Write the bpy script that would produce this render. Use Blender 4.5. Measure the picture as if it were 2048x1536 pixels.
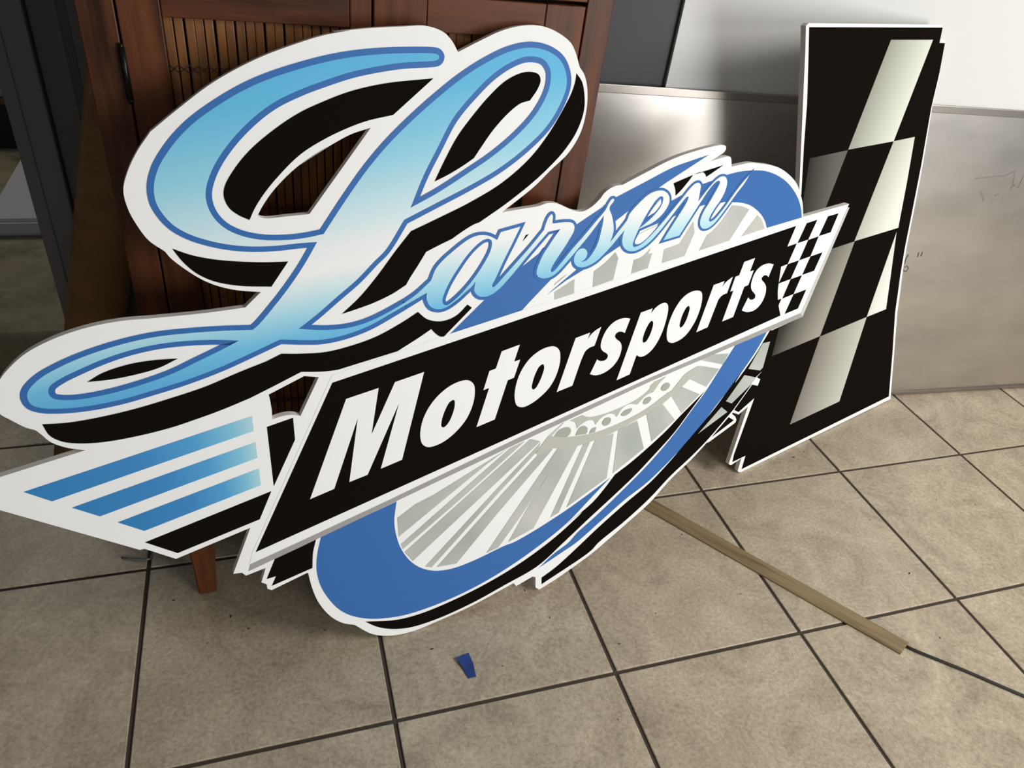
import bpy, bmesh, math, random
import numpy as np
from mathutils import Vector, Matrix
from mathutils.geometry import tessellate_polygon
random.seed(4)
S = bpy.context.scene
for o in list(bpy.data.objects): bpy.data.objects.remove(o)

# ------------------------------------------------------------ camera, world, lights, exposure
FPX = 1473.5907
CAM = Vector((0.75781, -1.19109, 1.34221))
RW = np.array([[0.9505459, -0.2876574, 0.1171137], [-0.0796138, -0.5901495, -0.8033587], [0.3002067, 0.7543055, -0.5838657]])     # world -> camera (x right, y down, z forward)
cd = bpy.data.cameras.new('camera'); cam = bpy.data.objects.new('camera', cd); S.collection.objects.link(cam)
cd.sensor_fit = 'HORIZONTAL'; cd.sensor_width = 36.0; cd.lens = FPX*36/2048; cd.clip_start = .02; cd.clip_end = 100
rx, ry, rz = [Vector(RW[i].tolist()) for i in range(3)]
cam.matrix_world = Matrix(((rx.x, -ry.x, -rz.x, CAM.x), (rx.y, -ry.y, -rz.y, CAM.y), (rx.z, -ry.z, -rz.z, CAM.z), (0, 0, 0, 1)))
S.camera = cam
w = bpy.data.worlds.new('room_light'); S.world = w; w.use_nodes = True
bg = w.node_tree.nodes['Background']; bg.inputs[0].default_value = (.93, .95, 1, 1); bg.inputs[1].default_value = .10

def area(name, loc, target, sx, sy, power, color):
    l = bpy.data.lights.new(name, 'AREA'); l.shape = 'RECTANGLE'; l.size = sx; l.size_y = sy; l.energy = power; l.color = color
    o = bpy.data.objects.new(name, l); S.collection.objects.link(o); o.location = loc
    o.rotation_euler = (Vector(target)-Vector(loc)).to_track_quat('-Z', 'Y').to_euler(); return o
area('door_daylight', (3.9, -4.3, 1.06), (1.3, .1, .75), 1.5, 2.05, 119, (1, .99, .97))
area('window_daylight', (.2, -4.2, 1.9), (1.2, 0, .4), 2.6, 1.4, 8, (.95, .98, 1))
area('back_room_fill', (-.6, 2.4, 2.5), (-.3, 1.4, 0), .8, .8, 9, (1, .95, .85))  # added fill, lifts the dark concrete beyond the opening; no known lamp there
area('overhead_floor_fill', (3.35, -1.75, 2.2), (2.7, -1.2, 0), 1.2, 1.2, 66, (1, .97, .92))  # overhead fill added to brighten the tiles on the right; no known fixture
S.view_settings.view_transform = 'Standard'; S.view_settings.look = 'None'
S.view_settings.exposure = 0.08; S.view_settings.gamma = 1; S.view_settings.use_curve_mapping = False

# ------------------------------------------------------------ helpers
def ray(u, v):
    d = RW.T @ np.array([(u-1024)/FPX, (v-768)/FPX, 1.0]); return Vector(d.tolist())
def on_plane(u, v, P, n):
    d = ray(u, v); return CAM + d*((P-CAM).dot(n)/d.dot(n))
def on_floor(u, v, z=0.0): return on_plane(u, v, Vector((0, 0, z)), Vector((0, 0, 1)))
def lin(c):
    return tuple(((x/255)/12.92 if x/255 <= .04045 else ((x/255+.055)/1.055)**2.4) for x in c)
def link(o, parent=None):
    S.collection.objects.link(o)
    if parent is not None: o.parent = parent
    return o
def tag(o, label=None, cat=None, group=None, kind=None):
    if label: o['label'] = label
    if cat: o['category'] = cat
    if group: o['group'] = group
    if kind: o['kind'] = kind
    return o
def empty(name, M=None):
    o = bpy.data.objects.new(name, None); S.collection.objects.link(o); o.empty_display_size = .05
    if M is not None: o.matrix_world = M
    return o
def mesh(name, vs, fs, mat, parent=None, smooth=False):
    me = bpy.data.meshes.new(name); me.from_pydata([tuple(v) for v in vs], [], fs); me.update()
    if mat: me.materials.append(mat)
    if smooth:
        for p in me.polygons: p.use_smooth = True
    return link(bpy.data.objects.new(name, me), parent)
def bmobj(name, bm, mat, parent=None, smooth=False):
    me = bpy.data.meshes.new(name); bm.to_mesh(me); bm.free()
    if mat: me.materials.append(mat)
    if smooth:
        for p in me.polygons: p.use_smooth = True
    return link(bpy.data.objects.new(name, me), parent)
def box(name, x0, x1, y0, y1, z0, z1, mat, parent=None, bev=0.0, seg=2):
    bm = bmesh.new(); bmesh.ops.create_cube(bm, size=1)
    for v in bm.verts: v.co = Vector((x0+(v.co.x+.5)*(x1-x0), y0+(v.co.y+.5)*(y1-y0), z0+(v.co.z+.5)*(z1-z0)))
    if bev: bmesh.ops.bevel(bm, geom=list(bm.edges), offset=bev, segments=seg, profile=.5, affect='EDGES')
    return bmobj(name, bm, mat, parent)
def tube(name, pts, r, mat, parent=None, n=8, caps=True):
    pts = [Vector(p) for p in pts]; vs = []; fs = []; N = len(pts)
    for i, p in enumerate(pts):
        t = (pts[min(i+1, N-1)]-pts[max(i-1, 0)]).normalized(); a = t.orthogonal().normalized() if i == 0 else (a-t*a.dot(t)).normalized(); b = t.cross(a)
        for k in range(n):
            th = 2*math.pi*k/n; vs.append(p+(a*math.cos(th)+b*math.sin(th))*r)
    for i in range(N-1):
        for k in range(n): fs.append((i*n+k, i*n+(k+1) % n, (i+1)*n+(k+1) % n, (i+1)*n+k))
    if caps: fs += [tuple(range(n))[::-1], tuple((N-1)*n+k for k in range(n))]
    return mesh(name, vs, fs, mat, parent, True)

def newmat(name, col, rough=.5, metal=0.0, spec=None, coat=0.0):
    if spec is None: spec = .12 if 'print' in name else .5
    m = bpy.data.materials.new(name); m.use_nodes = True; b = m.node_tree.nodes['Principled BSDF']
    b.inputs['Base Color'].default_value = (*lin(col), 1); b.inputs['Roughness'].default_value = rough
    b.inputs['Metallic'].default_value = metal; b.inputs['Specular IOR Level'].default_value = spec; b.inputs['Coat Weight'].default_value = coat
    return m
def N(m, t, **kw):
    n = m.node_tree.nodes.new(t)
    for k, v in kw.items():
        if k in n.inputs: n.inputs[k].default_value = v
        else: setattr(n, k, v)
    return n
def L(m, a, b): m.node_tree.links.new(a, b)
def ramp(m, fac, stops, interp='LINEAR'):
    r = m.node_tree.nodes.new('ShaderNodeValToRGB'); r.color_ramp.interpolation = interp; e = r.color_ramp.elements
    while len(e) < len(stops): e.new(.5)
    for i, (p, c) in enumerate(stops): e[i].position = p; e[i].color = (*lin(c), 1)
    L(m, fac, r.inputs[0]); return r
def noisy(name, c1, c2, scale, rough=.5, metal=0, detail=5, stretch=(1, 1, 1), bump=0.0, bscale=None, c3=None, spec=None, objvar=False, rrange=None):
    m = newmat(name, c1, rough, metal, spec); b = m.node_tree.nodes['Principled BSDF']
    tc = N(m, 'ShaderNodeTexCoord'); mp = N(m, 'ShaderNodeMapping'); mp.inputs['Scale'].default_value = stretch; L(m, tc.outputs['Object'], mp.inputs[0])
    src = mp.outputs[0]
    if objvar:
        oi = N(m, 'ShaderNodeObjectInfo'); va = N(m, 'ShaderNodeVectorMath', operation='MULTIPLY_ADD'); va.inputs[1].default_value = (37, 23, 11)
        cx = N(m, 'ShaderNodeCombineXYZ')
        for k in range(3): L(m, oi.outputs['Random'], cx.inputs[k])
        L(m, cx.outputs[0], va.inputs[0]); L(m, src, va.inputs[2]); src = va.outputs[0]
    nz = N(m, 'ShaderNodeTexNoise', Scale=scale, Detail=detail, Roughness=.6); L(m, src, nz.inputs['Vector'])
    st = [(.3, c1), (.7, c2)] if c3 is None else [(.3, c1), (.5, c2), (.72, c3)]
    r = ramp(m, nz.outputs[0], st); L(m, r.outputs[0], b.inputs['Base Color'])
    if rrange:
        mr = N(m, 'ShaderNodeMapRange'); mr.inputs[3].default_value, mr.inputs[4].default_value = rrange
        L(m, nz.outputs[0], mr.inputs[0]); L(m, mr.outputs[0], b.inputs['Roughness'])
    if bump:
        nb = N(m, 'ShaderNodeTexNoise', Scale=bscale or scale*4, Detail=6); L(m, src, nb.inputs['Vector'])
        bp = N(m, 'ShaderNodeBump', Strength=bump, Distance=.002); L(m, nb.outputs[0], bp.inputs['Height']); L(m, bp.outputs[0], b.inputs['Normal'])
    return m

# ------------------------------------------------------------ materials
M = {}
PR = .42
M['white'] = newmat('white_print', (240, 241, 241), PR, spec=.12)
M['edge'] = newmat('white_board_edge', (246, 240, 234), .7)
M['black'] = newmat('black_print', (21, 17, 14), .4, spec=0.0)
M['blue'] = newmat('blue_print', (60, 108, 174), PR)
M['line'] = newmat('blue_outline_print', (58, 109, 176), PR)
M['gray'] = newmat('gray_print', (160, 158, 156), PR)
M['lgray'] = newmat('light_gray_print', (196, 195, 194), PR)
M['spoke'] = noisy('spoke_print', (168, 175, 169), (194, 194, 189), 7, PR, detail=1)
M['rim'] = newmat('rim_print', (184, 186, 177), PR)
M['hole'] = newmat('bolt_hole_print', (166, 169, 159), PR)
M['wood'] = noisy('cabinet_wood', (42, 19, 8), (86, 46, 22), 3.2, .42, stretch=(9, 9, 1), detail=7, c3=(110, 62, 30), bump=.12, bscale=12, objvar=True, spec=.3, rrange=(.36, .55))
M['woodh'] = noisy('cabinet_wood_rail', (42, 19, 8), (84, 44, 21), 3.2, .42, stretch=(1, 9, 9), detail=7, c3=(108, 60, 28), bump=.12, bscale=12, objvar=True, spec=.3, rrange=(.36, .55))
M['bamboo'] = noisy('bamboo_slat', (84, 50, 20), (124, 78, 34), 4, .5, stretch=(14, 14, 1), c3=(142, 92, 42), bump=.15, bscale=9, objvar=True)
M['cord'] = newmat('stitched_cord', (74, 48, 24), .8)
M['iron'] = newmat('dark_bronze_hinge', (30, 27, 25), .35, .7)
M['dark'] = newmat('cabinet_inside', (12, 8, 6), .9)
M['wallgray'] = noisy('gray_wall_paint', (57, 59, 63), (61, 62, 66), 6, .6, bump=.05)
M['wallpost'] = newmat('gray_post_paint', (106, 103, 103), .55)
M['boardgray'] = newmat('gray_board_paint', (88, 84, 82), .6)
M['whitewall'] = newmat('white_panel_skin', (212, 212, 210), .5)
M['metal'] = noisy('brushed_sheet_metal', (186, 183, 179), (206, 202, 197), 2.5, .36, 1.0, detail=3, stretch=(1, 1, 2.5), bump=.04, bscale=50, rrange=(.32, .4))
_b = M['metal'].node_tree.nodes['Principled BSDF']; _b.inputs['Coat Weight'].default_value = 1.0; _b.inputs['Coat Roughness'].default_value = .22
M['lip'] = newmat('sheet_metal_lip', (168, 162, 156), .35, 1.0)
M['ink'] = newmat('pen_ink', (45, 42, 42), .6)
M['smudge'] = newmat('old_pen_smudge', (150, 144, 138), .5, 1.0)
M['kraft'] = noisy('kraft_cardboard', (112, 82, 48), (134, 100, 60), 9, .85, stretch=(1, 1, 3))
M['conc'] = noisy('worn_concrete', (116, 108, 84), (150, 140, 112), 5, .7, c3=(96, 86, 62), bump=.4, bscale=18)
M['roll'] = newmat('white_vinyl', (200, 200, 204), .35)
M['grout'] = newmat('dark_grout', (70, 62, 54), .9)
M['batten'] = noisy('pale_wood_batten', (124, 103, 72), (146, 124, 90), 4, .6, stretch=(1, 22, 8), c3=(104, 84, 56), bump=.2, bscale=8)
M['cable'] = newmat('black_cable', (24, 23, 24), .4)
M['tape'] = noisy('blue_tape', (18, 44, 104), (26, 60, 134), 60, .55, bump=.3, bscale=90)
M['debris'] = newmat('dark_flecks', (38, 28, 20), .8)
M['clear'] = newmat('clear_plastic', (150, 156, 148), .15); M['clear'].node_tree.nodes['Principled BSDF'].inputs['Transmission Weight'].default_value = .6
M['tray'] = newmat('gray_laminate', (150, 154, 160), .4)
M['shelfwood'] = newmat('brown_shelf_edge', (96, 56, 34), .5)
M['blackpl'] = newmat('black_board', (10, 10, 11), .6)
def tile_mat():
    m = newmat('beige_stone_tile', (186, 172, 148), .38); b = m.node_tree.nodes['Principled BSDF']
    tc = N(m, 'ShaderNodeTexCoord'); oi = N(m, 'ShaderNodeObjectInfo'); cx = N(m, 'ShaderNodeCombineXYZ')
    for k in range(3): L(m, oi.outputs['Random'], cx.inputs[k])
    va = N(m, 'ShaderNodeVectorMath', operation='MULTIPLY_ADD'); va.inputs[1].default_value = (31, 17, 9); L(m, cx.outputs[0], va.inputs[0]); L(m, tc.outputs['Object'], va.inputs[2])
    n1 = N(m, 'ShaderNodeTexNoise', Scale=5.5, Detail=8, Roughness=.62, Distortion=1.6); L(m, va.outputs[0], n1.inputs['Vector'])
    r1 = ramp(m, n1.outputs[0], [(.3, (170, 157, 136)), (.5, (194, 181, 158)), (.7, (212, 199, 175))])
    n2 = N(m, 'ShaderNodeTexNoise', Scale=120, Detail=6, Roughness=.8); L(m, va.outputs[0], n2.inputs['Vector'])
    r2 = ramp(m, n2.outputs[0], [(.34, (186, 180, 170)), (.62, (255, 255, 255))])
    mx = N(m, 'ShaderNodeMix', data_type='RGBA', blend_type='MULTIPLY'); mx.inputs[0].default_value = .8
    L(m, r1.outputs[0], mx.inputs[6]); L(m, r2.outputs[0], mx.inputs[7])
    n3 = N(m, 'ShaderNodeTexNoise', Scale=3.2, Detail=4, Roughness=.55, Distortion=2.8); L(m, va.outputs[0], n3.inputs['Vector'])
    r3 = ramp(m, n3.outputs[0], [(.488, (0, 0, 0)), (.5, (255, 255, 255)), (.512, (0, 0, 0))])
    n4 = N(m, 'ShaderNodeTexNoise', Scale=4, Detail=2); L(m, va.outputs[0], n4.inputs['Vector'])
    mm = N(m, 'ShaderNodeMath', operation='MULTIPLY'); L(m, r3.outputs[0], mm.inputs[0]); L(m, n4.outputs[0], mm.inputs[1])
    m2 = N(m, 'ShaderNodeMath', operation='MULTIPLY'); m2.inputs[1].default_value = .3; L(m, mm.outputs[0], m2.inputs[0])
    mv = N(m, 'ShaderNodeMix', data_type='RGBA'); mv.inputs[7].default_value = (*lin((206, 192, 164)), 1)
    L(m, m2.outputs[0], mv.inputs[0]); L(m, mx.outputs[2], mv.inputs[6]); L(m, mv.outputs[2], b.inputs['Base Color'])
    bp = N(m, 'ShaderNodeBump', Strength=.22, Distance=.002); L(m, n1.outputs[0], bp.inputs['Height'])
    bp2 = N(m, 'ShaderNodeBump', Strength=.12, Distance=.001); L(m, n2.outputs[0], bp2.inputs['Height']); L(m, bp.outputs[0], bp2.inputs['Normal']); L(m, bp2.outputs[0], b.inputs['Normal'])
    return m
M['tile'] = tile_mat()

# ------------------------------------------------------------ setting: floor of stone tiles, walls
T = .457
floor = tag(box('floor', -1.9, 5.1, -3.3, .78, -.03, -.0035, M['grout']), kind='structure')
tp = None; g = .0042
for i in range(-3, 11):
    for j in range(-6, 2):
        x0, y0 = i*T, j*T
        if y0 < -3*T and (i < -1 or i > 7): continue
        y1 = min(y0+T, .78)
        full = y1 == y0+T
        if full and tp is not None:
            o = bpy.data.objects.new('tile', tp.data); link(o, floor)
        else:
            o = box('tile', -T/2+g, T/2-g, -T/2+g, (y1-y0)-T/2-g, -.012, 0, M['tile'], floor, .0016)
            if full: tp = o
        o.location = (x0+T/2, y0+T/2, 0)

WD = Vector((math.cos(math.radians(-3.55)), math.sin(math.radians(-3.55)), 0)); WN = Vector((-WD.y, WD.x, 0)); WP = Vector((2.762, .308, 0))
WM = Matrix(((WD.x, WN.x, 0, WP.x), (WD.y, WN.y, 0, WP.y), (0, 0, 1, 0), (0, 0, 0, 1)))   # wall frame: x along, y into the wall
def wx(X): return (X-WP.x)/WD.x
def in_wall(o): o.matrix_world = WM; return o
wall = tag(in_wall(box('wall_back', wx(.34), wx(5.0), .012, .12, 0, 2.6, M['wallgray'])), kind='structure')
# fluted boards on the gray wall to the left of the cabinet
P0 = wx(.332)
for k, (bx0, bx1) in enumerate(((P0+.048, P0+.098), (P0+.098, P0+.113), (P0+.113, P0+.30))):
    if k != 1: box('wall_board', bx0, bx1, -.004, .012, 0, 2.6, M['boardgray'], wall, .0015, 1)
    else:
        box('wall_board', bx0, bx1, -.0032, .012, 0, 2.6, M['boardgray'], wall)
        for q in range(4): box('groove_bead', bx0+.0004+q*.0037, bx0+.0031+q*.0037, -.0045, .012, 0, 2.6, M['boardgray'], wall, .001, 1)
post = tag(in_wall(box('trim_1', P0-.02, P0+.047, -.02, .14, 0, 2.6, M['wallpost'], None, .003)), kind='structure')

box('post_bead', P0-.021, P0+.004, -.0225, -.0195, 0, 2.6, M['wallpost'], post, .001, 1)
slab = tag(box('concrete_step', -2.2, .6, .78, 4.0, -.03, .13, M['conc'], None, .02, 3), kind='structure')  # raised concrete step beyond the end of the gray wall
tag(box('wall_left', -2.3, -2.2, -3.3, 4.0, -.03, 2.6, M['wallgray']), kind='structure')
tag(box('wall_far', -2.3, 3.0, 4.0, 4.1, -.03, 2.6, M['wallgray']), kind='structure')

# ------------------------------------------------------------ white panel and metal sheet against the wall
wp = tag(in_wall(box('white_sheet', wx(1.65), wx(4.6), .001, .0115, .012, 2.3, M['whitewall'], None, .001)), 'large plain white sheet standing upright against the gray wall behind the black checkered sign', 'sheet')
ms = tag(empty('metal_sheet', WM), 'long dull silver metal sheet along the foot of the wall behind the signs', 'metal sheet')
box('sheet', wx(1.1), wx(4.7), -.003, 0, .006, .945, M['metal'], ms)
box('top_lip', wx(1.1), wx(4.7), -.0065, -.001, .927, .946, M['lip'], ms, .0015)
box('bottom_lip', wx(1.1), wx(4.7), -.008, -.003, .004, .016, M['lip'], ms, .001)
def wl(u, v):
    p = on_plane(u, v, WP+WN*(-.0035), WN); return WM.inverted() @ p
def ink(name, strokes, r, mat):
    for st in strokes:
        pts = [wl(*p) for p in st]; vs = []; fs = []
        for a, b in zip(pts, pts[1:]):
            t = (b-a).normalized(); s = Vector((-t.z, 0, t.x))*r
            for z in (a+s, b+s, b-s, a-s): vs.append((z.x, -.0036, z.z))
            if len(vs) > 4: vs[-4], vs[-1] = vs[-7], vs[-6]
        n = len(pts)-1
        for k in range(n): fs.append((4*k, 4*k+1, 4*k+2, 4*k+3))
        o = mesh(name, vs, fs, mat, ms); bm = bmesh.new(); bm.from_mesh(o.data); bmesh.ops.remove_doubles(bm, verts=list(bm.verts), dist=1e-5); bm.to_mesh(o.data); bm.free()
ink('pen_mark', [[(1817, 509), (1812, 518), (1808, 530), (1806, 539), (1809, 543), (1814, 542), (1817, 536), (1814, 532), (1809, 535)],
                 [(1838, 505), (1835, 514)], [(1845, 504), (1842, 513)]], .0013, M['ink'])
ink('smudge', [[(1950, 358), (1985, 354), (2012, 352), (2030, 342), (2026, 370), (2036, 376), (2048, 352)], [(1962, 384), (1968, 402)], [(2020, 380), (2030, 368)], [(1990, 392), (1998, 388)]], .0018, M['smudge'])

# ------------------------------------------------------------ cabinet
ca = math.radians(2.0)
CM = Matrix.Translation((.558, -.093, 0)) @ Matrix.Rotation(ca, 4, 'Z')
cab = tag(empty('cabinet', CM), 'dark reddish brown wooden cabinet with bamboo slat doors behind the blue script sign', 'cabinet')
CW, CD, ZB, ZT = .722, .355, .17, 1.24
box('side_panel', 0, .02, .002, CD, ZB, ZT, M['wood'], cab, .002)
box('side_panel', CW-.02, CW, .002, CD, ZB, ZT, M['wood'], cab, .002)
box('back_panel', .02, CW-.02, CD-.012, CD, ZB, ZT, M['wood'], cab)
box('top', -.012, CW+.012, -.012, CD+.01, ZT, ZT+.025, M['woodh'], cab, .004)
box('bottom_panel', .02, CW-.02, .02, CD-.012, ZB, ZB+.02, M['woodh'], cab)
box('front_stile', 0, .043, 0, .02, ZB, ZT, M['wood'], cab, .0015)
box('front_stile', CW-.043, CW, 0, .02, ZB, ZT, M['wood'], cab, .0015)
box('front_rail', .0435, CW-.0435, .0005, .02, 1.172, ZT, M['woodh'], cab, .0015)
box('front_rail', .0435, CW-.0435, .0005, .02, ZB, .215, M['woodh'], cab, .0015)
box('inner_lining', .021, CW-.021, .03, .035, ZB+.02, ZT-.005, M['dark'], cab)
for lx in (0, CW-.052):
    for ly in (0, CD-.052):
        bm = bmesh.new(); bmesh.ops.create_cube(bm, size=1)
        for v in bm.verts:
            top = v.co.z > 0; s = .052 if top else .034
            cx = lx + (0 if lx == 0 else .052); sx = 1 if lx == 0 else -1
            ox = (v.co.x+.5)*s if lx == 0 else (v.co.x-.5)*s
            oy = (v.co.y+.5)*s if ly == 0 else (v.co.y-.5)*s
            v.co = Vector((cx+ox+(0 if top else sx*.004), ly+(0 if ly == 0 else .052)+oy, ZB if top else 0))
        bmesh.ops.bevel(bm, geom=list(bm.edges), offset=.003, segments=2, affect='EDGES')
        bmobj('leg', bm, M['wood'], cab)
slat_me = None
def door(x0, x1, sL, sR):
    z0, z1 = .218, 1.1665
    d = bpy.data.objects.new('door', None); link(d, cab)
    box('door_stile', x0, x0+sL, -.001, .02, z0, z1, M['wood'], d, .0015)
    box('door_stile', x1-sR, x1, -.001, .02, z0, z1, M['wood'], d, .0015)
    box('door_rail', x0+sL+.0004, x1-sR-.0004, -.0006, .02, z1-.047, z1, M['woodh'], d, .0015)
    box('door_rail', x0+sL+.0004, x1-sR-.0004, -.0006, .02, z0, z0+.06, M['woodh'], d, .0015)
    a, b = x0+sL, x1-sR; n = int(round((b-a)/.0122)); w_ = (b-a)/n
    zt, zb = z1-.047, z0+.06
    mats = M['bamboo']
    global slat_me
    for k in range(n):
        if slat_me is None:
            o = box('slat', -.0055, .0055, -.002, .003, 0, 1, mats, d, .0012); slat_me = o.data
        else: o = link(bpy.data.objects.new('slat', slat_me), d)
        o.location = (a+w_*(k+.5)+random.uniform(-.0003, .0003), .011+random.uniform(-.0008, .0008), zb); o.scale = (1, 1, zt-zb); o.rotation_euler.y = random.uniform(-.0012, .0012)
    for z in (1.056, .857, .672, .487, .31):
        for ph in (0, 1):
            pts = [Vector((a+w_*2*(k+.5*ph)*.5, .0078, z+(.005 if (k+ph) % 2 else -.005))) for k in range(n) if a+w_*(k+.5*ph) < b]
            pts = [Vector((min(a+w_*k, b-.001), .0078, z+(.005 if (k+ph) % 2 else -.005))) for k in range(n+1)]
            tube('cord', pts, .0007, M['cord'], d, 4)
    return d
mid = CW/2
door(.0455, mid-.0015, .05, .029+.0)
door(mid+.0015, CW-.0455, .029+.045, .062)
for z in (1.05, .33):
    h = tube('hinge', [(.0435, -.004, z-.032), (.0435, -.004, z+.032)], .0042, M['iron'], cab, 10)
    box('hinge_leaf', .039, .0435, -.0015, .0005, z-.03, z+.03, M['iron'], h)
    for q in (-.034, .034): tube('hinge_tip', [(.0435, -.004, z+q-.003), (.0435, -.004, z+q+.003)], .003, M['iron'], h, 8)

# ------------------------------------------------------------ things on the left behind the cabinet
TY = .36
ta = on_plane(163, 908, Vector((0, TY, 0)), Vector((0, 1, 0))); tb = on_plane(228, 300, Vector((0, TY, 0)), Vector((0, 1, 0)))
dr = (tb-ta).normalized(); ta = ta-dr*(ta.z-.012)/dr.z; tb = ta+dr*1.25
n = 40; ro, ri = .0575, .052; a = dr.orthogonal().normalized(); b = dr.cross(a); vs = []; fs = []
for (c, r) in ((ta, ri), (ta, ro), (tb, ro), (tb, ri)):
    for k in range(n): th = 2*math.pi*k/n; vs.append(c+(a*math.cos(th)+b*math.sin(th))*r)
for s_ in range(4):
    for k in range(n): fs.append((s_*n+k, s_*n+(k+1) % n, ((s_+1) % 4)*n+(k+1) % n, ((s_+1) % 4)*n+k))
tag(mesh('cardboard_tube', vs, fs, M['kraft'], None, False), 'brown cardboard tube leaning in the gap left of the wooden cabinet', 'tube')
for p in bpy.data.objects['cardboard_tube'].data.polygons: p.use_smooth = True

def cyl(name, c, axis, r, h, mat, parent=None, n=40):
    axis = Vector(axis).normalized(); return tube(name, [Vector(c)-axis*h/2, Vector(c)+axis*h/2], r, mat, parent, n)
# white board on the concrete step and the dark shelf beyond the opening
def zq(u, v, z): p = on_floor(u, v, z); return (p.x, p.y)
fr = on_floor(0, 475, .13).y
l1 = on_floor(0, 385, .185); l2 = on_floor(44, 309, .185); dl = (l2-l1)/(l2.y-l1.y)
bl = [l1+dl*(fr-l1.y), l1+dl*(2.13-l1.y)]
vs = [(bl[0].x, fr, .19), (1.1, fr, .19), (1.1, 2.13, .19), (bl[1].x, 2.13, .19)]; vs = vs+[(x, y, .13) for x, y, z in vs]
wb = mesh('white_board', vs, [(0, 1, 2, 3), (7, 6, 5, 4), (0, 4, 5, 1), (1, 5, 6, 2), (2, 6, 7, 3), (3, 7, 4, 0)], M['roll'])
bm = bmesh.new(); bm.from_mesh(wb.data); bmesh.ops.bevel(bm, geom=list(bm.edges), offset=.012, segments=4, affect='EDGES'); bm.to_mesh(wb.data); bm.free()
tag(wb, 'flat white board lying on the raised concrete beyond the end of the gray wall', 'board')
def zy(v, y, u=20): return on_plane(u, v, Vector((0, y, 0)), Vector((0, 1, 0))).z
sh = tag(empty('shelf_unit', Matrix.Translation((-.4, 2.2, .13))), 'dark shelf unit with a brown front edge and gray panel, far left beyond the post', 'shelf')
z1, z2, z3, z4, z5 = [zy(v, 2.2)-.13 for v in (308, 206, 194, 122, 92)]
box('black_board', -1.2, 1.6, 0, .02, z1, z2, M['blackpl'], sh, .002)
box('front_edge', -1.2, 1.6, -.03, .02, z2, z3, M['shelfwood'], sh, .003)
box('gray_panel', -1.2, 1.6, -.005, .02, z3, z4, M['tray'], sh, .003)
box('upper_shelf', -1.2, 1.6, -.02, .3, z4+.004, z5, M['shelfwood'], sh, .003)
box('upper_board', -1.2, 1.6, .05, .07, z5, z5+.5, M['blackpl'], sh, .003)
for X in (-1.19, 1.58): box('side_board', X, X+.02, .02, .3, .08, z5, M['blackpl'], sh)

# ------------------------------------------------------------ tracing helpers: points are read in detail views of the sign
VIEW = dict(A=(0,0,700),B=(600,0,700),C=(1200,0,848),D=(0,450,700),E=(600,450,700),F=(1200,450,700),G=(0,900,700),H=(600,850,700),I=(1200,700,848),P=(0,0,2048),
 a=(820,410,300),b=(1020,380,300),c=(1200,280,300),d=(1400,280,300),e=(1400,400,300),m=(600,700,300),n=(820,640,300),o=(1040,560,300),q=(1280,490,300),
 r=(500,680,300),s=(1300,640,300),t=(1040,740,300),u=(780,880,300),v=(1000,860,300),w=(1340,740,300))
def path(s):
    """'B 10,20! 30,40 ...' -> dense closed list of photo points; ! marks a corner, others are smooth."""
    pts = []; V = VIEW['P']
    for k in s.split():
        if k.isalpha(): V = VIEW[k]; continue
        c = k.endswith('!'); x, y = k.rstrip('!').split(','); f = V[2]/2048
        pts.append((V[0]+float(x)*f, V[1]+float(y)*f, c))
    n = len(pts); out = []
    P = [np.array(p[:2]) for p in pts]; cor = [p[2] for p in pts]
    for i in range(n):
        p1, p2 = P[i], P[(i+1) % n]
        if cor[i] and cor[(i+1) % n]: out.append(p1); continue
        p0 = 2*p1-p2 if cor[i] else P[i-1]
        p3 = 2*p2-p1 if cor[(i+1) % n] else P[(i+2) % n]
        if cor[i]: p0 = p1-(P[(i+2) % n]-p1)*.25 - (p2-p1)*.5 if False else 2*p1-p2
        L_ = np.linalg.norm(p2-p1); K = int(max(3, min(12, L_/2.5)))
        t0 = 0; al = .5
        d1 = max(np.linalg.norm(p1-p0), 1e-3)**al; d2 = max(L_, 1e-3)**al; d3 = max(np.linalg.norm(p3-p2), 1e-3)**al
        m1 = d2*((p1-p0)/d1-(p2-p0)/(d1+d2)+(p2-p1)/d2); m2 = d2*((p2-p1)/d2-(p3-p1)/(d2+d3)+(p3-p2)/d3)
        for k in range(K):
            t = k/K; out.append((2*t**3-3*t*t+1)*p1+(t**3-2*t*t+t)*m1+(-2*t**3+3*t*t)*p2+(t**3-t*t)*m2)
    return out
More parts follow.
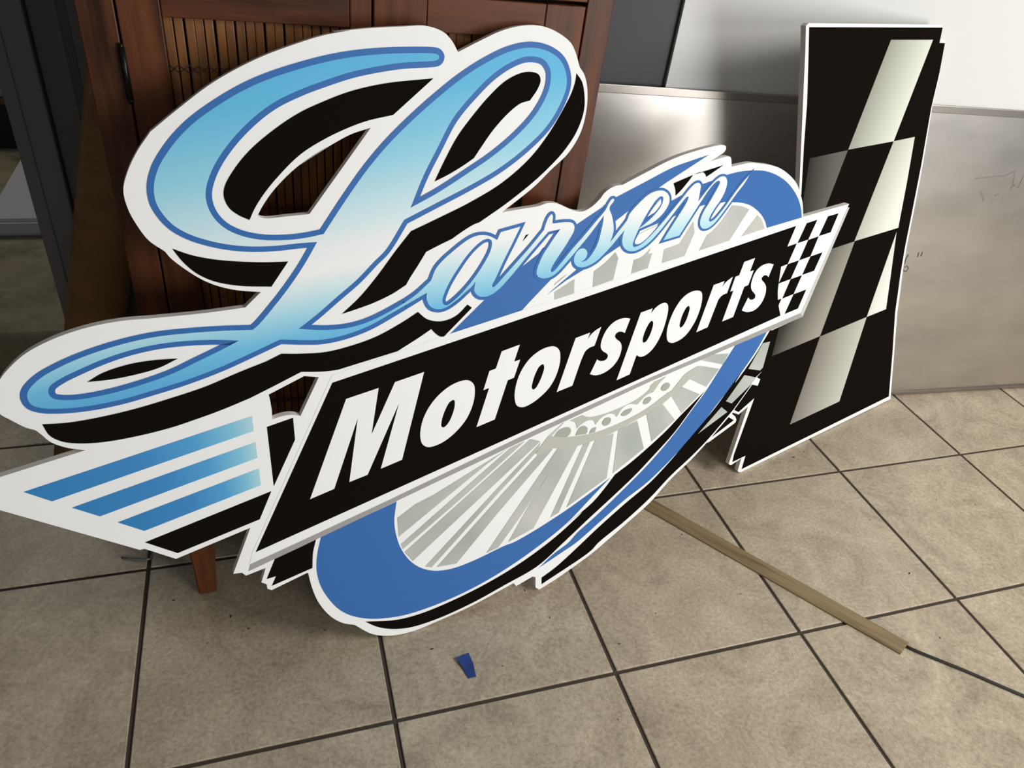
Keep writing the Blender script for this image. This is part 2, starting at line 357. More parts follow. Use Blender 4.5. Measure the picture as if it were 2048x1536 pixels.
class Sheet:
    """A flat board standing in the room: local x along its foot, y up the face, z out of the face."""
    def __init__(s, name, P, n, u, thick):
        s.n = n.normalized(); s.P = P; u = (u-s.n*u.dot(s.n)).normalized(); y = s.n.cross(u)
        s.M = Matrix(((u.x, y.x, s.n.x, P.x), (u.y, y.y, s.n.y, P.y), (u.z, y.z, s.n.z, P.z), (0, 0, 0, 1)))
        s.I = s.M.inverted(); s.root = empty(name, s.M); s.th = thick
    def loc(s, p):
        q = s.I @ on_plane(p[0], p[1], s.P, s.n); return (q.x, q.y)
    def poly(s, name, loops, mat, layer, parent=None):
        loops = [[s.loc(p) for p in path(l)] for l in ([loops] if isinstance(loops, str) else loops)]
        s.k = getattr(s, 'k', 0)+1; z = .00018*layer+1.3e-6*s.k; vv = [[Vector((x, y, 0)) for x, y in l] for l in loops]
        tris = tessellate_polygon(vv); flat = [(x, y, z) for l in loops for x, y in l]; out = []
        for t in tris:
            a_, b_, c_ = [flat[i] for i in t]; ar = (b_[0]-a_[0])*(c_[1]-a_[1])-(b_[1]-a_[1])*(c_[0]-a_[0])
            out.append(tuple(t) if ar > 0 else tuple(t)[::-1])
        return mesh(name, flat, out, mat, parent or s.root)
    def stroke(s, name, loops, width, mat, layer, parent=None):
        vs = []; fs = []; z = .00018*layer
        for l in loops:
            pp = path(l); q = []
            for p in pp:
                if not q or np.linalg.norm(p-q[-1]) > .3: q.append(p)
            L2 = [np.array(s.loc(p)) for p in q]; n = len(L2); base = len(vs)
            for i in range(n):
                a_, b_, c_ = L2[i-1], L2[i], L2[(i+1) % n]; d1 = (b_-a_)/np.linalg.norm(b_-a_); d2 = (c_-b_)/np.linalg.norm(c_-b_)
                n1 = np.array((-d1[1], d1[0])); n2 = np.array((-d2[1], d2[0])); mm = n1+n2; l_ = np.linalg.norm(mm)
                mm = mm/l_ if l_ > 1e-3 else n1; k = 1/max(mm@n1, .3); W = width(*q[i])
                for sg in (1, -1): vs.append((*(b_+mm*k*W*sg), z))
            V_ = vs[base:]; del vs[base:]
            for i in range(n):
                j = (i+1) % n; b2 = len(vs); zz_ = z+(i % 40)*4e-6
                for p in (V_[2*i], V_[2*j], V_[2*j+1], V_[2*i+1]): vs.append((p[0], p[1], zz_))
                fs.append((b2, b2+1, b2+2, b2+3))
        return mesh(name, vs, fs, mat, parent or s.root)
    def board(s, loops, mat, emat):
        loops = [[s.loc(p) for p in path(l)] for l in loops]; vv = [[Vector((x, y, 0)) for x, y in l] for l in loops]
        tris = tessellate_polygon(vv); flat = [(x, y) for l in loops for x, y in l]; n = len(flat); vs = [(x, y, 0) for x, y in flat]+[(x, y, -s.th) for x, y in flat]; fs = []
        for t in tris:
            a_, b_, c_ = [flat[i] for i in t]; ar = (b_[0]-a_[0])*(c_[1]-a_[1])-(b_[1]-a_[1])*(c_[0]-a_[0]); t = tuple(t) if ar > 0 else tuple(t)[::-1]
            fs.append(t); fs.append(tuple(i+n for i in t[::-1]))
        base = 0; nf = len(fs)
        for l in loops:
            for i in range(len(l)): j = (i+1) % len(l); fs.append((base+i, base+j, base+j+n, base+i+n))
            base += len(l)
        o = mesh('board', vs, fs, mat, s.root); o.data.materials.append(emat)
        for k in range(nf, len(fs)): o.data.polygons[k].material_index = 1
        bm = bmesh.new(); bm.from_mesh(o.data); bmesh.ops.recalc_face_normals(bm, faces=list(bm.faces)); bm.to_mesh(o.data); bm.free()
        return o
    def gradient(s, name, A_, B_, C_, stops, rough=PR):
        """printed gradient: 0 along photo line A-B, 1 at C, running across the sheet"""
        a_, b_, c_ = [np.array(s.loc(p)) for p in (A_, B_, C_)]; d = b_-a_; nn = np.array((-d[1], d[0])); nn /= nn@(c_-a_)
        m = newmat(name, (200, 200, 200), rough); bs = m.node_tree.nodes['Principled BSDF']; tc = N(m, 'ShaderNodeTexCoord')
        dt = N(m, 'ShaderNodeVectorMath', operation='DOT_PRODUCT'); dt.inputs[1].default_value = (nn[0], nn[1], 0); L(m, tc.outputs['Object'], dt.inputs[0])
        ad = N(m, 'ShaderNodeMath', operation='SUBTRACT'); ad.inputs[1].default_value = float(nn@a_); L(m, dt.outputs['Value'], ad.inputs[0])
        r = ramp(m, ad.outputs[0], stops); L(m, r.outputs[0], bs.inputs['Base Color']); return m

# ------------------------------------------------------------ the big script sign
F1 = on_floor(775, 1271, .0115); F2 = on_floor(1075, 1178, .0115)
Q = on_plane(1060, 50, Vector((.568, -.093, 0)), Vector((-math.sin(ca), math.cos(ca), 0))) + Vector((0, -.0175, 0))
nn_ = (F2-F1).cross(Q-F1).normalized()
if nn_.y > 0: nn_ = -nn_
SG = Sheet('racing_logo_sign', F1, nn_, F2-F1, .012)
tag(SG.root, 'large white cut-out sign with blue script and black slanted banner, leaning on the wooden cabinet', 'sign')
OUT = """A 722,1115 745,1010 800,890 880,770! 1050,630 1250,480 1500,345 1750,250 1900,205 2048,178 B 200,186 400,165 600,155 740,152 840,188 890,240 925,305! 1050,240 1180,180 1290,152 1400,150
 1490,180 1580,245 1610,300 1637,393! 1665,440 1682,530 1675,650 1642,775 1572,893 1464,998 1370,1092 1180,1243! 1300,1222 1400,1205 1440,1190 1500,1190 1550,1210 1600,1232 1650,1238 1700,1215
 c 0,805 60,725 130,668 210,628 310,612! 500,510 700,405 900,302 1100,217 1300,152 1500,97 1670,68 1715,82 1722,115 1695,165 1600,230 1505,290! 1600,262 1740,225 1780,230 1792,260 1797,365!
 d 560,335 690,312 800,322 950,340 1080,380 1200,460 1300,565 1340,640 1372,740 1400,860 1408,1050! 2035,872! e 2012,102! 2040,104! P 1605,633! 1543,661! s 1640,292! 1540,690! 1455,785! 1500,808! 1470,897! 1395,882!
 w 875,545! 530,962! 300,1212 0,1500 v 2048,988 1740,1265 1430,1536 H 1700,757 1500,900 1400,963! 1378,950! 1378,890! 1360,887! 1265,943! 1250,925! 1000,1060 800,1150 650,1210 520,1233 420,1222 320,1170! 250,1158 180,1120 110,1040 70,950 48,865!
 G 1795,720! 1590,820! 1565,812! 1560,785! 1530,775! 1555,690! 1440,735! 1415,718! 1365,725! 1465,455! 1030,637! 845,578! 820,585! 0,352! P -110,989! D 0,1475! 500,1318! 400,1305 300,1272 240,1225! 210,1203 150,1185 60,1140 0,1105 -28,1050 -32,990 0,905
 60,830 150,752 300,672 500,603 700,563 900,545 1200,515 1435,483! 1527,392! 1400,383 1300,364 1200,328 1100,270 1000,195 965,155! 870,90 A 800,1316 750,1225"""
H1 = "A 1507,1262! 1540,1200 1600,1115 1700,1010 1800,930 1920,855 B 0,965 100,900 200,838 300,785 415,747! 55,1253! A 1680,1266! 1560,1278 1525,1272"
H2 = "r 255,745! 740,492! 940,507! 690,1037! 560,1022 430,1042 300,1085! 298,960! 270,800!"
SG.board([OUT, H1, H2], M['white'], M['edge'])
root = SG.root
def pl(name, loops, mat, layer, mm=None): return SG.poly(name, loops, M[mat] if isinstance(mat, str) else mat, layer)

# wheel and blue ring (printed)
RING_UP = """c 960,838! 1140,740! 1395,602! 1560,545! 1740,472! d 550,430 740,414 900,425 1050,480 1180,570 1270,675 1340,800 1378,930 1390,1058! 912,1200! 890,1120 850,1040 780,960 680,890 560,857 410,848!
 c 1700,845! 1640,862! 1410,890! 1200,960! 1040,1030! 810,1130! 640,1200! 500,1262! 530,1190! 760,900!"""
pl('ring_band', RING_UP, 'blue', 1)
BAND = """E 877,637! a 1020,1290! 1300,1020! 1480,880! 1760,660! b 440,800! 700,600! 915,465! 1310,200! c 0,925! 215,782! 600,580 1000,372 1250,280 1490,200! 1200,390! 900,585! 640,770! 400,960! 210,1108! b 1440,430! 1435,600! 1560,545! 1500,765!
 1330,880! 1100,1040! 1010,1085! 760,1240! 495,1438! 700,1260! 905,1088! 860,1050! 840,960! 600,1180! 260,1536! E 1297,502!"""
pl('ring_band', BAND, 'blue', 1)
pl('ring_band', """H 565,447! 122,655! 100,760 97,850 120,940 170,1020 230,1080 300,1115 400,1133 500,1130 620,1110 800,1050 1000,960 1200,845 1400,705 1560,575 1690,440 v 1510,645! 1350,768 1200,880 905,1092 700,1228 450,1385 180,1536
 H 1200,705 1000,800 880,842 780,852 700,832 640,790 590,720 562,640 552,560""", 'blue', 1)
pl('ring_shadow', """H 380,1150! 450,1180 530,1193 640,1185 800,1135 1000,1045 1200,935 1390,825 1539,690 v 1200,1220 1600,850 1850,610 2048,400 s 100,1130 330,865! 330,1536 550,1240 755,962! 640,1080 430,1290 195,1536 v 1800,430 1590,592! 1565,612! 1400,830 1250,1000 900,1290
 H 1650,510 1500,650 1300,800 1100,922 900,1023 700,1105 560,1140""".replace('s 100,1130 330,865! 330,1536', 's 330,1536'), 'black', 1)
pl('ring_band', """s 1605,148! 1175,325! 950,675 755,980 560,1245 345,1536 v 2048,440 1650,845 1300,1180 1050,1405 H 1570,688 1480,757 1395,838! 1540,740 1616,688 v 1400,1220 1700,955 2048,680 s 620,1536 900,1170 1150,850 1430,450""", 'blue', 1)
pl('ring_shadow', """H 1413,893! 1500,828 1652,688 v 1320,1350 1700,1010 2048,715 w 0,1245 200,1010 380,800 600,535 800,265 980,20 s 1160,860 1440,470 1560,270 1650,120! P 1605,636! 1545,662! s 1640,292! 1540,690! 1440,785! w 1110,200! 862,545! 780,640 510,955 300,1170 0,1452
 v 2048,925 1700,1245 1345,1536 H 1700,737 1413,932!""".replace('P 1605,636! 1545,662! ', 'P 1543,660! '), 'black', 1)
for sdat in ("s 1540,315! 1638,292! 1538,650! 1500,688! 1340,665!", "w 1015,68! 1170,100! 1110,190! 840,455! 762,425!", "w 700,505! 782,570! 380,870!"):
    pl('checker_square', sdat, 'spoke', 3)
pl('white_tab', "w 1170,108! 1232,122! 1195,215! 1110,190!", 'white', 2)
pl('wheel_disc', """H 572,440! 562,560 575,640 603,715 650,780 710,820 780,842 880,832 1000,790 1200,695 v 160,1520 500,1265 800,1070 1100,885 1350,740 1500,640! 1570,600! s 195,1520! 430,1280 755,955 950,665 1170,330!""", 'white', 2) if False else None
SPK = ["u 100,1065! 340,878! 600,745! 1590,130! 1300,345! 120,1318!", "u 150,1422! 900,760! 1640,110! 1845,12! 1150,640! 177,1487!", "H 612,743! v 418,120! 552,152! H 660,795!",
 "H 732,828! v 0,757! 555,170! 530,240! 482,316! 0,833! H 770,832!", "H 800,830! v 0,905! 515,340! 600,240! 720,260! 0,1095! H 915,810!",
 "v 685,1195! 1135,195! 1228,165! 800,1125!", "v 905,1055! 1300,130! 1550,45! 1455,655!",
 "H 1090,748! v 780,256! 1060,215! 455,1340! 112,1528! 410,1000! 690,548! 300,1150! H 1160,715!",
 "t 1340,818! 1600,690! 1690,1070! 1265,1410!", "t 1725,608! 1940,458! s 340,1360! t 1795,975!", "s 290,1035! 440,912! 680,1012! 430,1270!", "s 540,805! 655,630! 700,625! 945,665! 765,910!", "s 680,545! 850,470! 1075,455! 990,605!"]
for sdat in SPK: pl('spoke', sdat, 'spoke', 3)
pl('wheel_rim', """t 212,1135! 380,903! 450,905 640,912 820,895 1000,860 1250,770 1500,655 1750,510 1950,360 2048,290 s 270,985 400,830 480,735 660,618! 540,805! 440,905 300,1030 160,1150 0,1252 t 1725,603 1600,672 1340,815 1100,925 800,1030 600,1070 440,1072 250,1160!""", 'rim', 4)
pl('wheel_hub', """t 680,692! 850,612! 930,640 1100,612 1350,520 1600,395 1750,275 1830,160! 1990,92! 1900,180! 1820,300! 1730,340 1600,470! 1490,465 1400,520 1320,640! 1290,605 1220,595 1100,660 1030,745! 1000,690 940,684 850,730 775,797! 750,715""", 'rim', 3)
pl('wheel_hub', "s 0,900! 60,845! 220,765! 150,830! 35,975! 0,990!", 'rim', 3)
pl('wheel_hub', "t 385,900! 580,725! 605,715! 430,905!", 'lgray', 3)
for sdat in ("t 1120,735 1150,665 1210,643 1243,665 1215,735 1150,760", "t 1376,612 1430,550 1532,522 1500,580 1410,628", "t 1678,455 1700,395 1770,363 1792,385 1760,440 1700,468", "t 1923,262 1950,200 2010,170 2040,190 2010,260 1950,285",
   "s 148,940 180,880 240,853 272,880 240,940 180,968", "t 465,905! 520,830 600,785 665,780 695,812 680,870 640,912!", "t 755,892! 800,800 860,760 915,780 917,840 900,872!", "t 940,868! 980,800 1042,775! 1020,845!"):
    pl('bolt_hole', sdat, 'hole', 4)
for sdat in ("b 605,1395! 880,1215! 873,1410! 607,1500!", "b 1145,1110! 1300,990 1440,848! 1478,930! 1408,1225! 1128,1325!", "b 1690,955! 1800,910 1925,790! 1885,870! 1940,860! 1880,1065! 1655,1143!",
   "c 875,1490! 1085,1415! 1275,1110! 1290,1265! q 605,150! 300,247!", "d -15,1510! 95,1300! 180,1230 300,1095 440,890! 560,900! 672,945! 400,1372!", "d 562,1318! 785,1025! 840,1085 880,1210!", "b 600,1288! 700,1200! 790,1140! 700,1222! 603,1300!"):
    pl('spoke', sdat, 'spoke', 2)

# black drop shadow of the big letter
for sdat in ("B 780,458! 545,672! 400,705 300,740 150,810 0,905 A 1620,1040 1540,1140 1490,1220 1460,1287! 1390,1255 1340,1215 1310,1150 1315,1090 1370,990 1460,880 1600,760 1750,660 1900,590 B 300,532 500,487",
   "B 787,1062! 850,930 920,800 1000,690 1100,570 1200,475 1290,428 1350,420 1395,435 1407,470 1390,520 1345,588! 1290,605 1220,660 1130,760 1060,860 1017,925! 960,965 870,1020",
   "B 1617,428! 1650,480 1664,560 1660,650 1620,765 1550,875 1450,985 1340,1085 1200,1195 1050,1300! a 870,265 760,330 650,405 575,460! 400,545! 220,638! 110,820! 0,990! E 620,350! 540,402 430,455 330,492 245,520! 350,420 450,300 560,150 650,35! B 800,1280 1000,1180 1180,1070 1340,930 1450,790 1540,640 1590,540 1612,470",
   "D 1007,137! 1070,215 1150,282 1250,328 1400,355 1588,360! 1686,213! 1550,217 1400,213 1250,200 1120,175",
   "D 510,918! 600,865 750,815 900,790 1042,780! 930,835 800,873 650,903",
   "D 247,1165! 290,1230 360,1265 450,1277 600,1270 800,1235 1000,1185 1150,1135 1300,1080 1463,1012! r 330,625! 700,433! 900,432 1050,425 1200,405! E 570,738! 700,655 768,608! 790,632 820,652 842,652! 1006,483! 980,465! 920,525 860,555 800,563 740,548 690,508! 600,567 450,650 300,705 150,742 0,752 r 430,185! 220,290! D 1400,860 1200,945 1000,1012 800,1072 600,1120 400,1155",
   "a 1537,497! 1582,410! 1622,396!"):
    pl('drop_shadow', sdat, 'black', 3)
for sdat in ("c 1003,590! 1270,475! 1200,570 1100,690 1030,760! 1028,680", "c 1280,470! 1685,342! 1450,503! 1430,455 1380,437"):
    pl('drop_shadow', sdat, 'black', 3)

# the script word, one joined outline with counters
WORD = """B 785,313 805,319 813,333 805,349 785,355 600,366 450,388 300,420 150,468 0,524 A 1600,600 1480,690 1370,800 1280,920 1225,1030 1203,1120 1210,1190 1245,1265 1310,1330 1410,1378 1540,1403 1680,1403 1790,1390 1893,1368!
 B 270,1165 400,982 520,840 660,700 800,575 950,455 1100,360 1230,300 1350,278 1450,300 1520,350 1553,420 1558,500 1520,610 1440,740 1310,870 1160,985 1000,1080 800,1185 608,1285! 500,1460 E 430,215 330,320 220,415 100,520 -10,607!
 150,613 280,600 400,565 550,490 670,412 765,325! a 350,870 450,750 560,650 680,550 800,465 900,420 1000,408 1090,425 1187,475! 1235,368! 1505,292! 1400,510 1280,750 1160,1010 1120,1090 1125,1118 1150,1110 1330,915 1500,725 1650,555 1825,340! 1860,230 1900,150 1930,125 1945,140 1940,245! b 600,455! 700,440 800,437 850,450 875,490 868,560 820,650
 740,780 660,900 590,1010 555,1090 565,1117 600,1100 700,985 850,800 1000,630 1150,450 1300,270 1345,180 1390,120 1412,118 1420,135 1400,170 1362,220 1355,260 1385,340 1405,440 1412,540 1395,620 1362,715! 1480,560 1600,400 c 400,1010 560,830 680,730 780,692 860,690 920,730 945,790 935,870 880,970 800,1060 700,1135 600,1180
 525,1215! 490,1290 455,1380 443,1430 455,1457 500,1450 570,1410 650,1340 750,1235 860,1110 1000,940 1130,780 1230,655 1300,592 1345,582 1372,615 1362,700 1337,840! 1400,755 1500,630 1590,535 1650,497 1700,497 1728,535 1730,600 1700,705 1640,820 1560,935 1500,1040 1483,1090 1497,1112 1540,1095 1600,1035 1700,910 1850,700 1960,560 2043,470! 1960,600 1860,730
 1700,955 1600,1085 1530,1160 1460,1203 1405,1210 1372,1180 1362,1130 1375,1060 1420,960 1480,865 1550,745 1610,635 1635,575 1620,553 1580,570 1500,655 1400,800 1240,1050 1150,1190 1078,1303! 860,1368! 930,1250 1070,1030 1160,885 1200,800 1203,772 1185,772 1100,870 1000,1000 900,1130 800,1255 700,1365 600,1450 500,1503 b 1700,830 1630,833 1570,805 1535,750 1528,680 1540,610 1563,545! 1480,640 1400,740 1290,860
 1180,965 1090,1020 1010,1050 940,1050 890,1020 870,970 875,910 910,840 960,800 1010,798 1045,830 1050,880 1020,940 965,978! 1020,970 1070,930 1130,850 1180,760 1210,680 1240,560 1265,450 1278,345! 1150,520 1050,650 900,830 760,995 650,1115 570,1175 500,1200 440,1203 390,1185 362,1150 362,1100 390,1010 450,880 540,740 620,620 685,530! 520,568!
 a 1750,520 1600,695 1450,880 1330,1020 1230,1130 1120,1215 1030,1248 950,1248 900,1215 875,1170 878,1110 895,1035! 850,1100 760,1185 640,1295 520,1380 420,1418 340,1415 280,1388 240,1330 222,1260 228,1195! E 560,500 400,590 250,645 120,670 0,672! D 1640,668! 1450,757 1300,825 1100,902 900,965 700,1022 500,1060 350,1073 250,1070 185,1050 160,1010 165,970 230,900 350,830 500,765 700,700 900,655 1100,632 1300,618 1478,612!
 1510,585 1600,480 1700,350 1780,230 1855,98! A 1750,1422 1620,1436 1480,1441 1340,1430 1220,1406 1110,1370 1020,1320 955,1255 912,1180 900,1090 925,985 980,890 1050,800 1150,705 1300,600 1450,515 1600,452 B 0,402 150,362 300,334 450,318 600,311"""
CNT = ["B 645,1215! 720,1030 800,870 895,690 1010,550 1120,440 1230,365 1330,330 1420,345 1460,400 1465,470 1440,560 1370,680 1260,800 1130,910 970,1020 800,1130",
 "D 1397,675! 1250,670 1050,680 900,700 750,735 600,785 450,850 350,900 290,945 283,980 305,1010 360,1022 450,1020 600,995 800,942 1000,872 1150,800 1300,727",
 "a 440,1300 480,1170 560,1010 660,850 780,680 900,550 1000,475 1070,458 1110,485 1115,550 1085,650 1010,790 900,960 800,1090 690,1210 580,1310 500,1362 455,1352",
 "c 525,1210! 600,1070 690,920 770,810 830,765 857,778 858,820 830,900 770,985 670,1090"]
def lw(x, y):
    if y > 470-.38*(x-860) and x > 790:
        t = min(1, (x-790)/80); return .0080*(1-t)+t*(.0058-.0017*min(1, max(0, (x-880)/560)))
    return .0080
SG.stroke('letter_outline', [WORD]+CNT, lw, M['line'], 4)
GR = [(92,178,224),(98,185,226),(146,208,230),(200,228,236),(232,238,240),(241,241,242),(206,231,238),(165,216,234),(112,190,230),(84,165,220),(80,156,214)]
YS = [100,180,290,385,445,490,530,570,620,690,800]
GM = SG.gradient('script_gradient_print', (640, 100), (1440, 40), (640, 900), [((y-100)/800, c) for y, c in zip(YS, GR)])
pl('letter_fill', [WORD]+CNT, GM, 5)
for sdat in ("c 643,1048! 700,955 780,852 828,806! 828,865 780,940 740,985 700,1012", "c 515,1290! 640,1225! 790,1160! 700,1270 600,1370 530,1415 485,1418 470,1395",):
    pl('letter_gap', sdat, 'white', 6)

# banner
pl('banner_border', "P 895,669! 1698,407.6! 1694.4,414.6! 1601.3,626! 1300,756! 1040,874! 780,999! 600,1083! 500.7,1128! 497,1133! 505,1104! 664,750!", 'white', 2)
pl('banner_edge', "P 500.7,1128! 600,1082.5! 780,998.5! 1040,873.5! 1300,755! 1601.2,625.5! 1603.5,634! 1300,762.8! 1040,884! 780,1008! 600,1094! 497.3,1142!", 'gray', 3)
pl('banner_edge', "P 1694.4,414.6! 1698.6,415! 1604.8,633! 1600.8,626!", 'lgray', 3)
pl('banner', "m 440,445! e 1310,352! 1190,635! 1320,591! 1196,872! 1105,910! 1078,1100 1060,1250 1062,1362! 1110,1346! 1070,1440! q 1915,962! G 1495,597!", 'black', 3)
for sdat in ("e 1455,315! 1600,268! 1475,540! 1328,590!", "e 1745,222! 1890,180! 1780,440! 1620,492!", "e 1475,543! 1618,495! 1505,768! 1352,822!", "e 1195,875! 1350,822! 1235,1078! 1070,1140!", "e 1505,770! 1670,712! 1555,965! 1392,1022!",
   "e 1235,1080! 1390,1025! 1275,1283! 1120,1345!", "e 1275,1285! 1448,1220! 1335,1480! q 1970,942!"):
    pl('checker_square', sdat, 'black', 3)
LET = [["m 628,665! 1072,515! 975,1150! 1295,435! 1693,297! 1392,1495! E 472,1425! 579,1041! 395,1460! 288,1503! 337,1130! H 200,372! 58,433!"],
 ["E 985,908 1015,930 1022,980 1010,1050 975,1130 920,1200 850,1260 790,1290 745,1298 715,1280 703,1235 712,1160 745,1080 800,1005 870,945 940,912", "E 900,1022 905,1050 890,1110 865,1160 840,1183 827,1178 828,1145 845,1090 875,1035"],
 ["n 1250,425! 1497,333! 1420,565! 1502,537! 1418,785! 1332,820! 1155,1355! 905,1460! 1078,925! 1000,955! 1083,693! 1170,660!"],
 ["E 1490,710 1515,730 1522,780 1505,860 1465,940 1410,1000 1350,1045 1300,1065 1268,1055 1255,1010 1262,940 1290,860 1340,785 1400,735 1450,713", "n 1815,600 1830,640 1810,730 1760,850 1710,930 1675,948 1660,920 1670,850 1710,730 1765,630"],
 ["o 757,790! 955,715! 918,815! 960,750 1030,685 1107,637! 1015,895! 950,920 890,970 855,1040 830,1100 712,1440! 498,1527!"],
 ["o 1503,525! 1427,722! 1390,703 1345,705 1305,735 1293,770 1315,805 1360,840 1383,890 1375,980 1330,1090 1260,1180 1170,1250 1080,1290 1010,1298 952,1283! 1050,1080! 1080,1100 1130,1102 1180,1075 1197,1030 1180,1000 1130,970 1100,920 1105,850 1140,750 1200,650 1290,565 1390,522 1450,516"],
 ["o 1647,443! 1808,385! 1785,455! 1850,375 1920,325 1980,308 2012,330 2020,400 2000,510 1950,680 1870,850 1780,970 1690,1035 1630,1045 1588,1022! 1495,1285! 1315,1367!", "o 1800,555 1815,580 1805,650 1765,760 1715,840 1680,853 1670,830 1685,750 1725,650 1770,575"],
 ["q 790,620 835,640 847,700 835,800 790,950 710,1110 610,1240 510,1310 430,1335 380,1315 362,1250 370,1140 410,1010 480,860 580,720 690,640", "q 665,830 675,860 660,930 620,1040 575,1110 548,1127 537,1105 550,1030 590,920 640,840"],
 ["q 1003,545! 1152,490! 1115,578! 1170,505 1265,430! 1185,655! 1120,685 1070,740 1045,800 920,1120! 765,1190!"],
 ["q 1420,230! 1568,175! 1498,360! 1550,342! 1475,545! 1420,568! 1268,980! 1118,1043! 1272,620! 1228,635! 1300,432! 1352,410!"],
 ["q 1822,262! 1750,437! 1725,412 1690,415 1660,445 1660,475 1690,510 1715,560 1715,630 1690,720 1640,810 1570,880 1500,910 1440,912 1385,890! 1475,712! 1495,740 1530,745 1565,720 1570,680 1555,655 1525,620 1512,570 1520,500 1555,400 1610,320 1690,265 1760,250"]]
for l in LET: pl('banner_letter', l, 'white', 4)

# blue stripes and black trims at the left
for k, sdat in enumerate(("D 1475,1117! 1485,1205! G 305,300! 137,245!", "D 1495,1270! 1507,1362! G 585,388! 420,337!", "G 1515,107! 1527,205! 845,473! 688,423!")):
    right = ((504, 832), (508, 862)), ((511, 884), (515, 915)), ((518, 937), (522, 970))
    (rA, rB) = right[k]; lft = ((75, 990), (175, 1022), (265, 1050))[k]
    gm = SG.gradient('stripe_gradient_print', rA, rB, lft, [(0, (176, 216, 226)), (.1, (130, 196, 224)), (.28, (84, 162, 214)), (.55, (66, 136, 198)), (1, (56, 130, 188))])
    pl('stripe', sdat, gm, 1)
pl('drop_shadow', "G 1588,240! 1520,405! 1040,603! 848,540!", 'black', 1)
pl('drop_shadow', "r 230,1185! 588,1060! 615,1360! G 1602,212!", 'black', 1)
pl('drop_shadow', "G 1610,632! 1850,520! 1832,600 1828,690! 1590,795! 1615,738! 1560,755!", 'black', 1)

# ------------------------------------------------------------ the checkered flag sign against the wall
FA = on_floor(1474, 944, .0085); FB = on_floor(1780, 797, .0085); FT = on_plane(1885, 55, WP, WN)+Vector((-.004, -.022, 0))
fn = (FB-FA).cross(FT-FA).normalized()
if fn.y > 0: fn = -fn
FS = Sheet('checkered_flag_sign', FA, fn, FB-FA, .012)
tag(FS.root, 'tall black and silver checkered cut-out sign with white border leaning on the white wall panel', 'sign')
FS.board(["""C 1008,112! 1655,120! 1640,190! 1668,195! 1640,360! 1605,515! 1560,790! 1520,1000! 1480,1200! 1440,1460! F 1770,300! 1740,510! 1722,740! 1700,1018! w 965,1396! 935,1392! 925,1375! 975,1205! 835,1298! 808,1290! 806,1270! 950,840! 1065,500! 935,608! 860,580! 845,598! 890,635! 908,680! 890,720!
  530,985! 440,1010! P 1418,868! 1452,806! 1508,680! 1562,520! C 962,940! 972,700! 985,400! 992,250! 995,125!"""], M['white'], M['edge'])
def fp(name, d, mat, layer): return FS.poly(name, d, mat, layer)
fp('black_field', """C 1010,131! 1655,133! 1640,207! 1666,208! 1640,350! 1600,520! 1553,790! 1512,1000! 1472,1200! 1432,1440! F 1757,300! 1727,510! 1712,740! 1690,1003! w 975,1355! 1030,1170! 850,1258! 870,1160! 1150,385! 935,575! 875,545! P 1462,806! 1516,688! 1568,525! C 972,940! 985,700! 1000,500! 1006,300!""", M['black'], 1)
fp('black_field', "w 800,642! 872,685! 542,938! 700,760!", M['black'], 1)
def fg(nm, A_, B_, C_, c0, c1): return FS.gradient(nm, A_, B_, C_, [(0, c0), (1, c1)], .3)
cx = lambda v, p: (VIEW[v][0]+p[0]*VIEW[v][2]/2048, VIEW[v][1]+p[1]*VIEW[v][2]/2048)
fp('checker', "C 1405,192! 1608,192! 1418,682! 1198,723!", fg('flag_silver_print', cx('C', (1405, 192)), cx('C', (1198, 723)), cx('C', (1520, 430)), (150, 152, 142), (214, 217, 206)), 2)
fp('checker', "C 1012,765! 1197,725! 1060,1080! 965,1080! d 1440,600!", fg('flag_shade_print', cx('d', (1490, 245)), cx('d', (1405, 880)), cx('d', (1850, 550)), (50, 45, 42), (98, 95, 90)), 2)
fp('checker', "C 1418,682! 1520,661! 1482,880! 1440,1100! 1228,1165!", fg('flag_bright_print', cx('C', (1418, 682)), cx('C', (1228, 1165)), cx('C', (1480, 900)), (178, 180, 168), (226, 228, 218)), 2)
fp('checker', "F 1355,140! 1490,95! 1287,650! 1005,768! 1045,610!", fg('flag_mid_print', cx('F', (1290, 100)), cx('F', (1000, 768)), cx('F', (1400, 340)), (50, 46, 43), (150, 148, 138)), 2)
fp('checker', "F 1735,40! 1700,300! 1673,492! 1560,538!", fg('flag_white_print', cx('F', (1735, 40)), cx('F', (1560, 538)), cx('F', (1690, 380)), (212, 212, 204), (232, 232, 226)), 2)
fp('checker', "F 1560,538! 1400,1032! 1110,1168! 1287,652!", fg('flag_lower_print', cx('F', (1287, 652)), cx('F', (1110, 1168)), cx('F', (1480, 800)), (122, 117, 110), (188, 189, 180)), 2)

# ------------------------------------------------------------ batten, cable, tape, flecks on the floor
b0 = on_floor(1228, 968, .005); b1 = on_floor(1810, 1296, .005)
ax = (b1-b0); ax.z = 0; Lb = ax.length; ax.normalize(); sd = Vector((-ax.y, ax.x, 0))
BM = Matrix(((ax.x, sd.x, 0, b0.x), (ax.y, sd.y, 0, b0.y), (0, 0, 1, 0), (0, 0, 0, 1)))
prof = [(-.0215, 0), (-.0215, .004), (-.017, .0072), (-.006, .0098), (.006, .0108), (.0125, .0104), (.0145, .0088), (.019, .008), (.0215, .005), (.0215, 0)]
vs = []; fs = []; npf = len(prof)
for k in range(21):
    for (y, z) in prof: vs.append((Lb*k/20+(-.012*(y/.0215)*0 if k < 20 else .004*(y/.0215)), y, z))
for k in range(20):
    for i in range(npf): j = (i+1) % npf; fs.append((k*npf+i, (k+1)*npf+i, (k+1)*npf+j, k*npf+j))
fs += [tuple(range(npf)), tuple(20*npf+i for i in range(npf))[::-1]]
bat = mesh('wooden_batten', vs, fs, M['batten'])
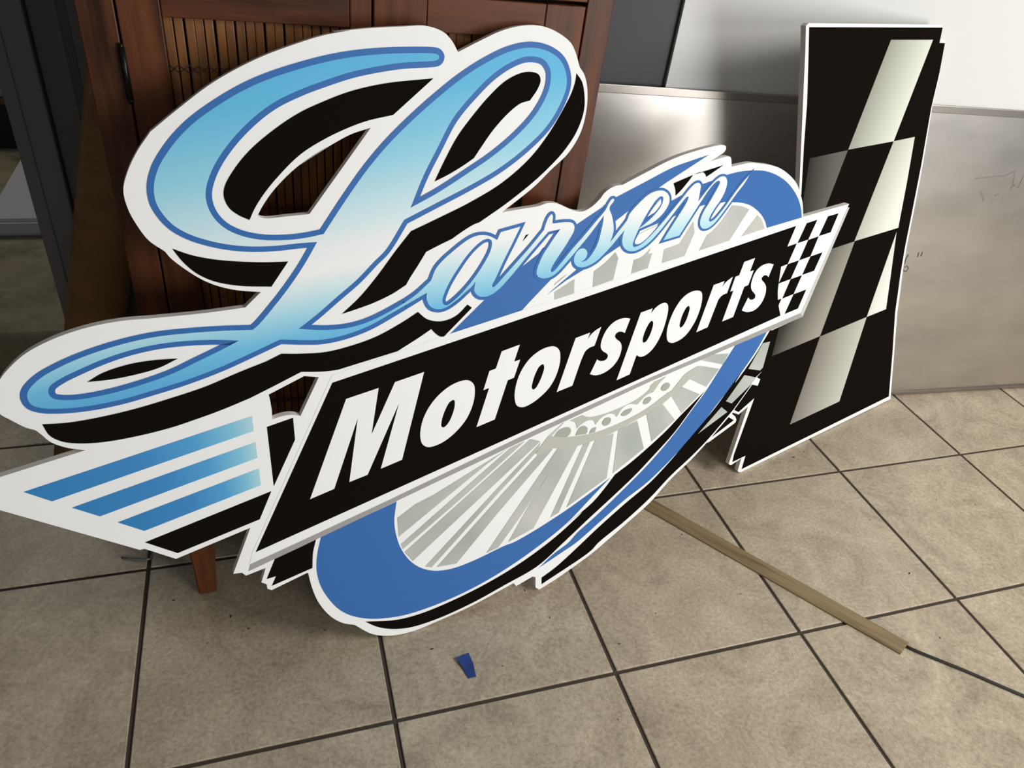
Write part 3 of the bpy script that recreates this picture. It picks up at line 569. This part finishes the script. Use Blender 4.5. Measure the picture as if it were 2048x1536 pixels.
bm = bmesh.new(); bm.from_mesh(bat.data); bmesh.ops.recalc_face_normals(bm, faces=list(bm.faces)); bm.to_mesh(bat.data); bm.free()
bat.matrix_world = BM
tag(bat, 'pale brown wooden batten lying on the tiles, one end under the script sign', 'batten')
cp = [on_floor(*p, .0035) for p in ((1808, 1290), (1822, 1297), (1845, 1307), (1880, 1321), (1930, 1341), (1990, 1367), (2060, 1397), (2150, 1438), (2300, 1490))]
cab_ = tag(empty('cable', Matrix.Translation(cp[0])), 'thin black cable running from the end of the wooden batten to the right', 'cable')
for off in (-.0018, .0018):
    tube('strand', [p-cp[0]+Vector((.35*off, off, 0)) for p in cp[0:]], .0021, M['cable'], cab_, 8)
tpx = [on_floor(H_[0], H_[1], 0) for H_ in [(600+x*.3418, 850+y*.3418) for x, y in ((915, 1372), (985, 1340), (1012, 1395), (1031, 1475), (985, 1484), (955, 1430))]]
zz = [.006, .004, .0015, .001, .001, .0025]
vs = [Vector((p.x, p.y, z)) for p, z in zip(tpx, zz)]+[Vector((p.x, p.y, z+.0009)) for p, z in zip(tpx, zz)]
fs = [(0, 5, 2, 1), (5, 4, 3, 2), (6, 7, 8, 11), (11, 8, 9, 10)]+[(i, (i+1) % 6, (i+1) % 6+6, i+6) for i in range(6)]
tag(mesh('tape_scrap', vs, fs, M['tape']), 'small torn scrap of dark blue tape on the tiles below the sign', 'tape')
fl_ = [(348, 1201, 4), (462, 1233, 6), (498, 1258, 3), (864, 1298, 6), (1587, 915, 8), (1819, 1147, 7), (1364, 1069, 4), (415, 1286, 2.5), (1312, 1227, 3), (1608, 904, 3), (1873, 1000, 3), (1005, 1332, 2.5), (1239, 1288, 4), (1050, 1181, 4), (1481, 1188, 3), (1950, 1010, 2.5), (650, 1261, 3), (1430, 1020, 2.5), (1740, 1040, 3), (1100, 1236, 3), (1236, 1439, 2.5), (1880, 1276, 4)]
vs = []; fs = []
for (u_, v_, s_) in fl_:
    p = on_floor(u_, v_); a_ = random.uniform(0, 3.1); r_ = s_*.00055; i = len(vs); dx = Vector((math.cos(a_), math.sin(a_), 0)); dy = Vector((-dx.y, dx.x, 0))
    for (X, Y) in ((-1.4, 0), (-.3, .5), (1.3, .3), (.6, -.4)): vs.append(p+dx*X*r_+dy*Y*r_+Vector((0, 0, .0002)))
    for (X, Y) in ((-1.4, 0), (-.3, .5), (1.3, .3), (.6, -.4)): vs.append(p+dx*X*r_*.7+dy*Y*r_*.7+Vector((0, 0, .0016)))
    fs += [(i+4, i+5, i+6, i+7)]+[(i+k, i+(k+1) % 4, i+(k+1) % 4+4, i+k+4) for k in range(4)]
tag(mesh('floor_debris', vs, fs, M['debris']), 'dark flecks of dirt scattered over the tiles', 'debris', kind='stuff')
sp = [on_floor(*p, .0025) for p in ((243, 1115), (262, 1118), (285, 1120), (300, 1118), (304, 1108), (300, 1098))]
tag(tube('plastic_strip', sp, .0022, M['clear'], None, 8), 'thin bent strip of clear plastic on the floor under the left wing of the sign', 'plastic strip')
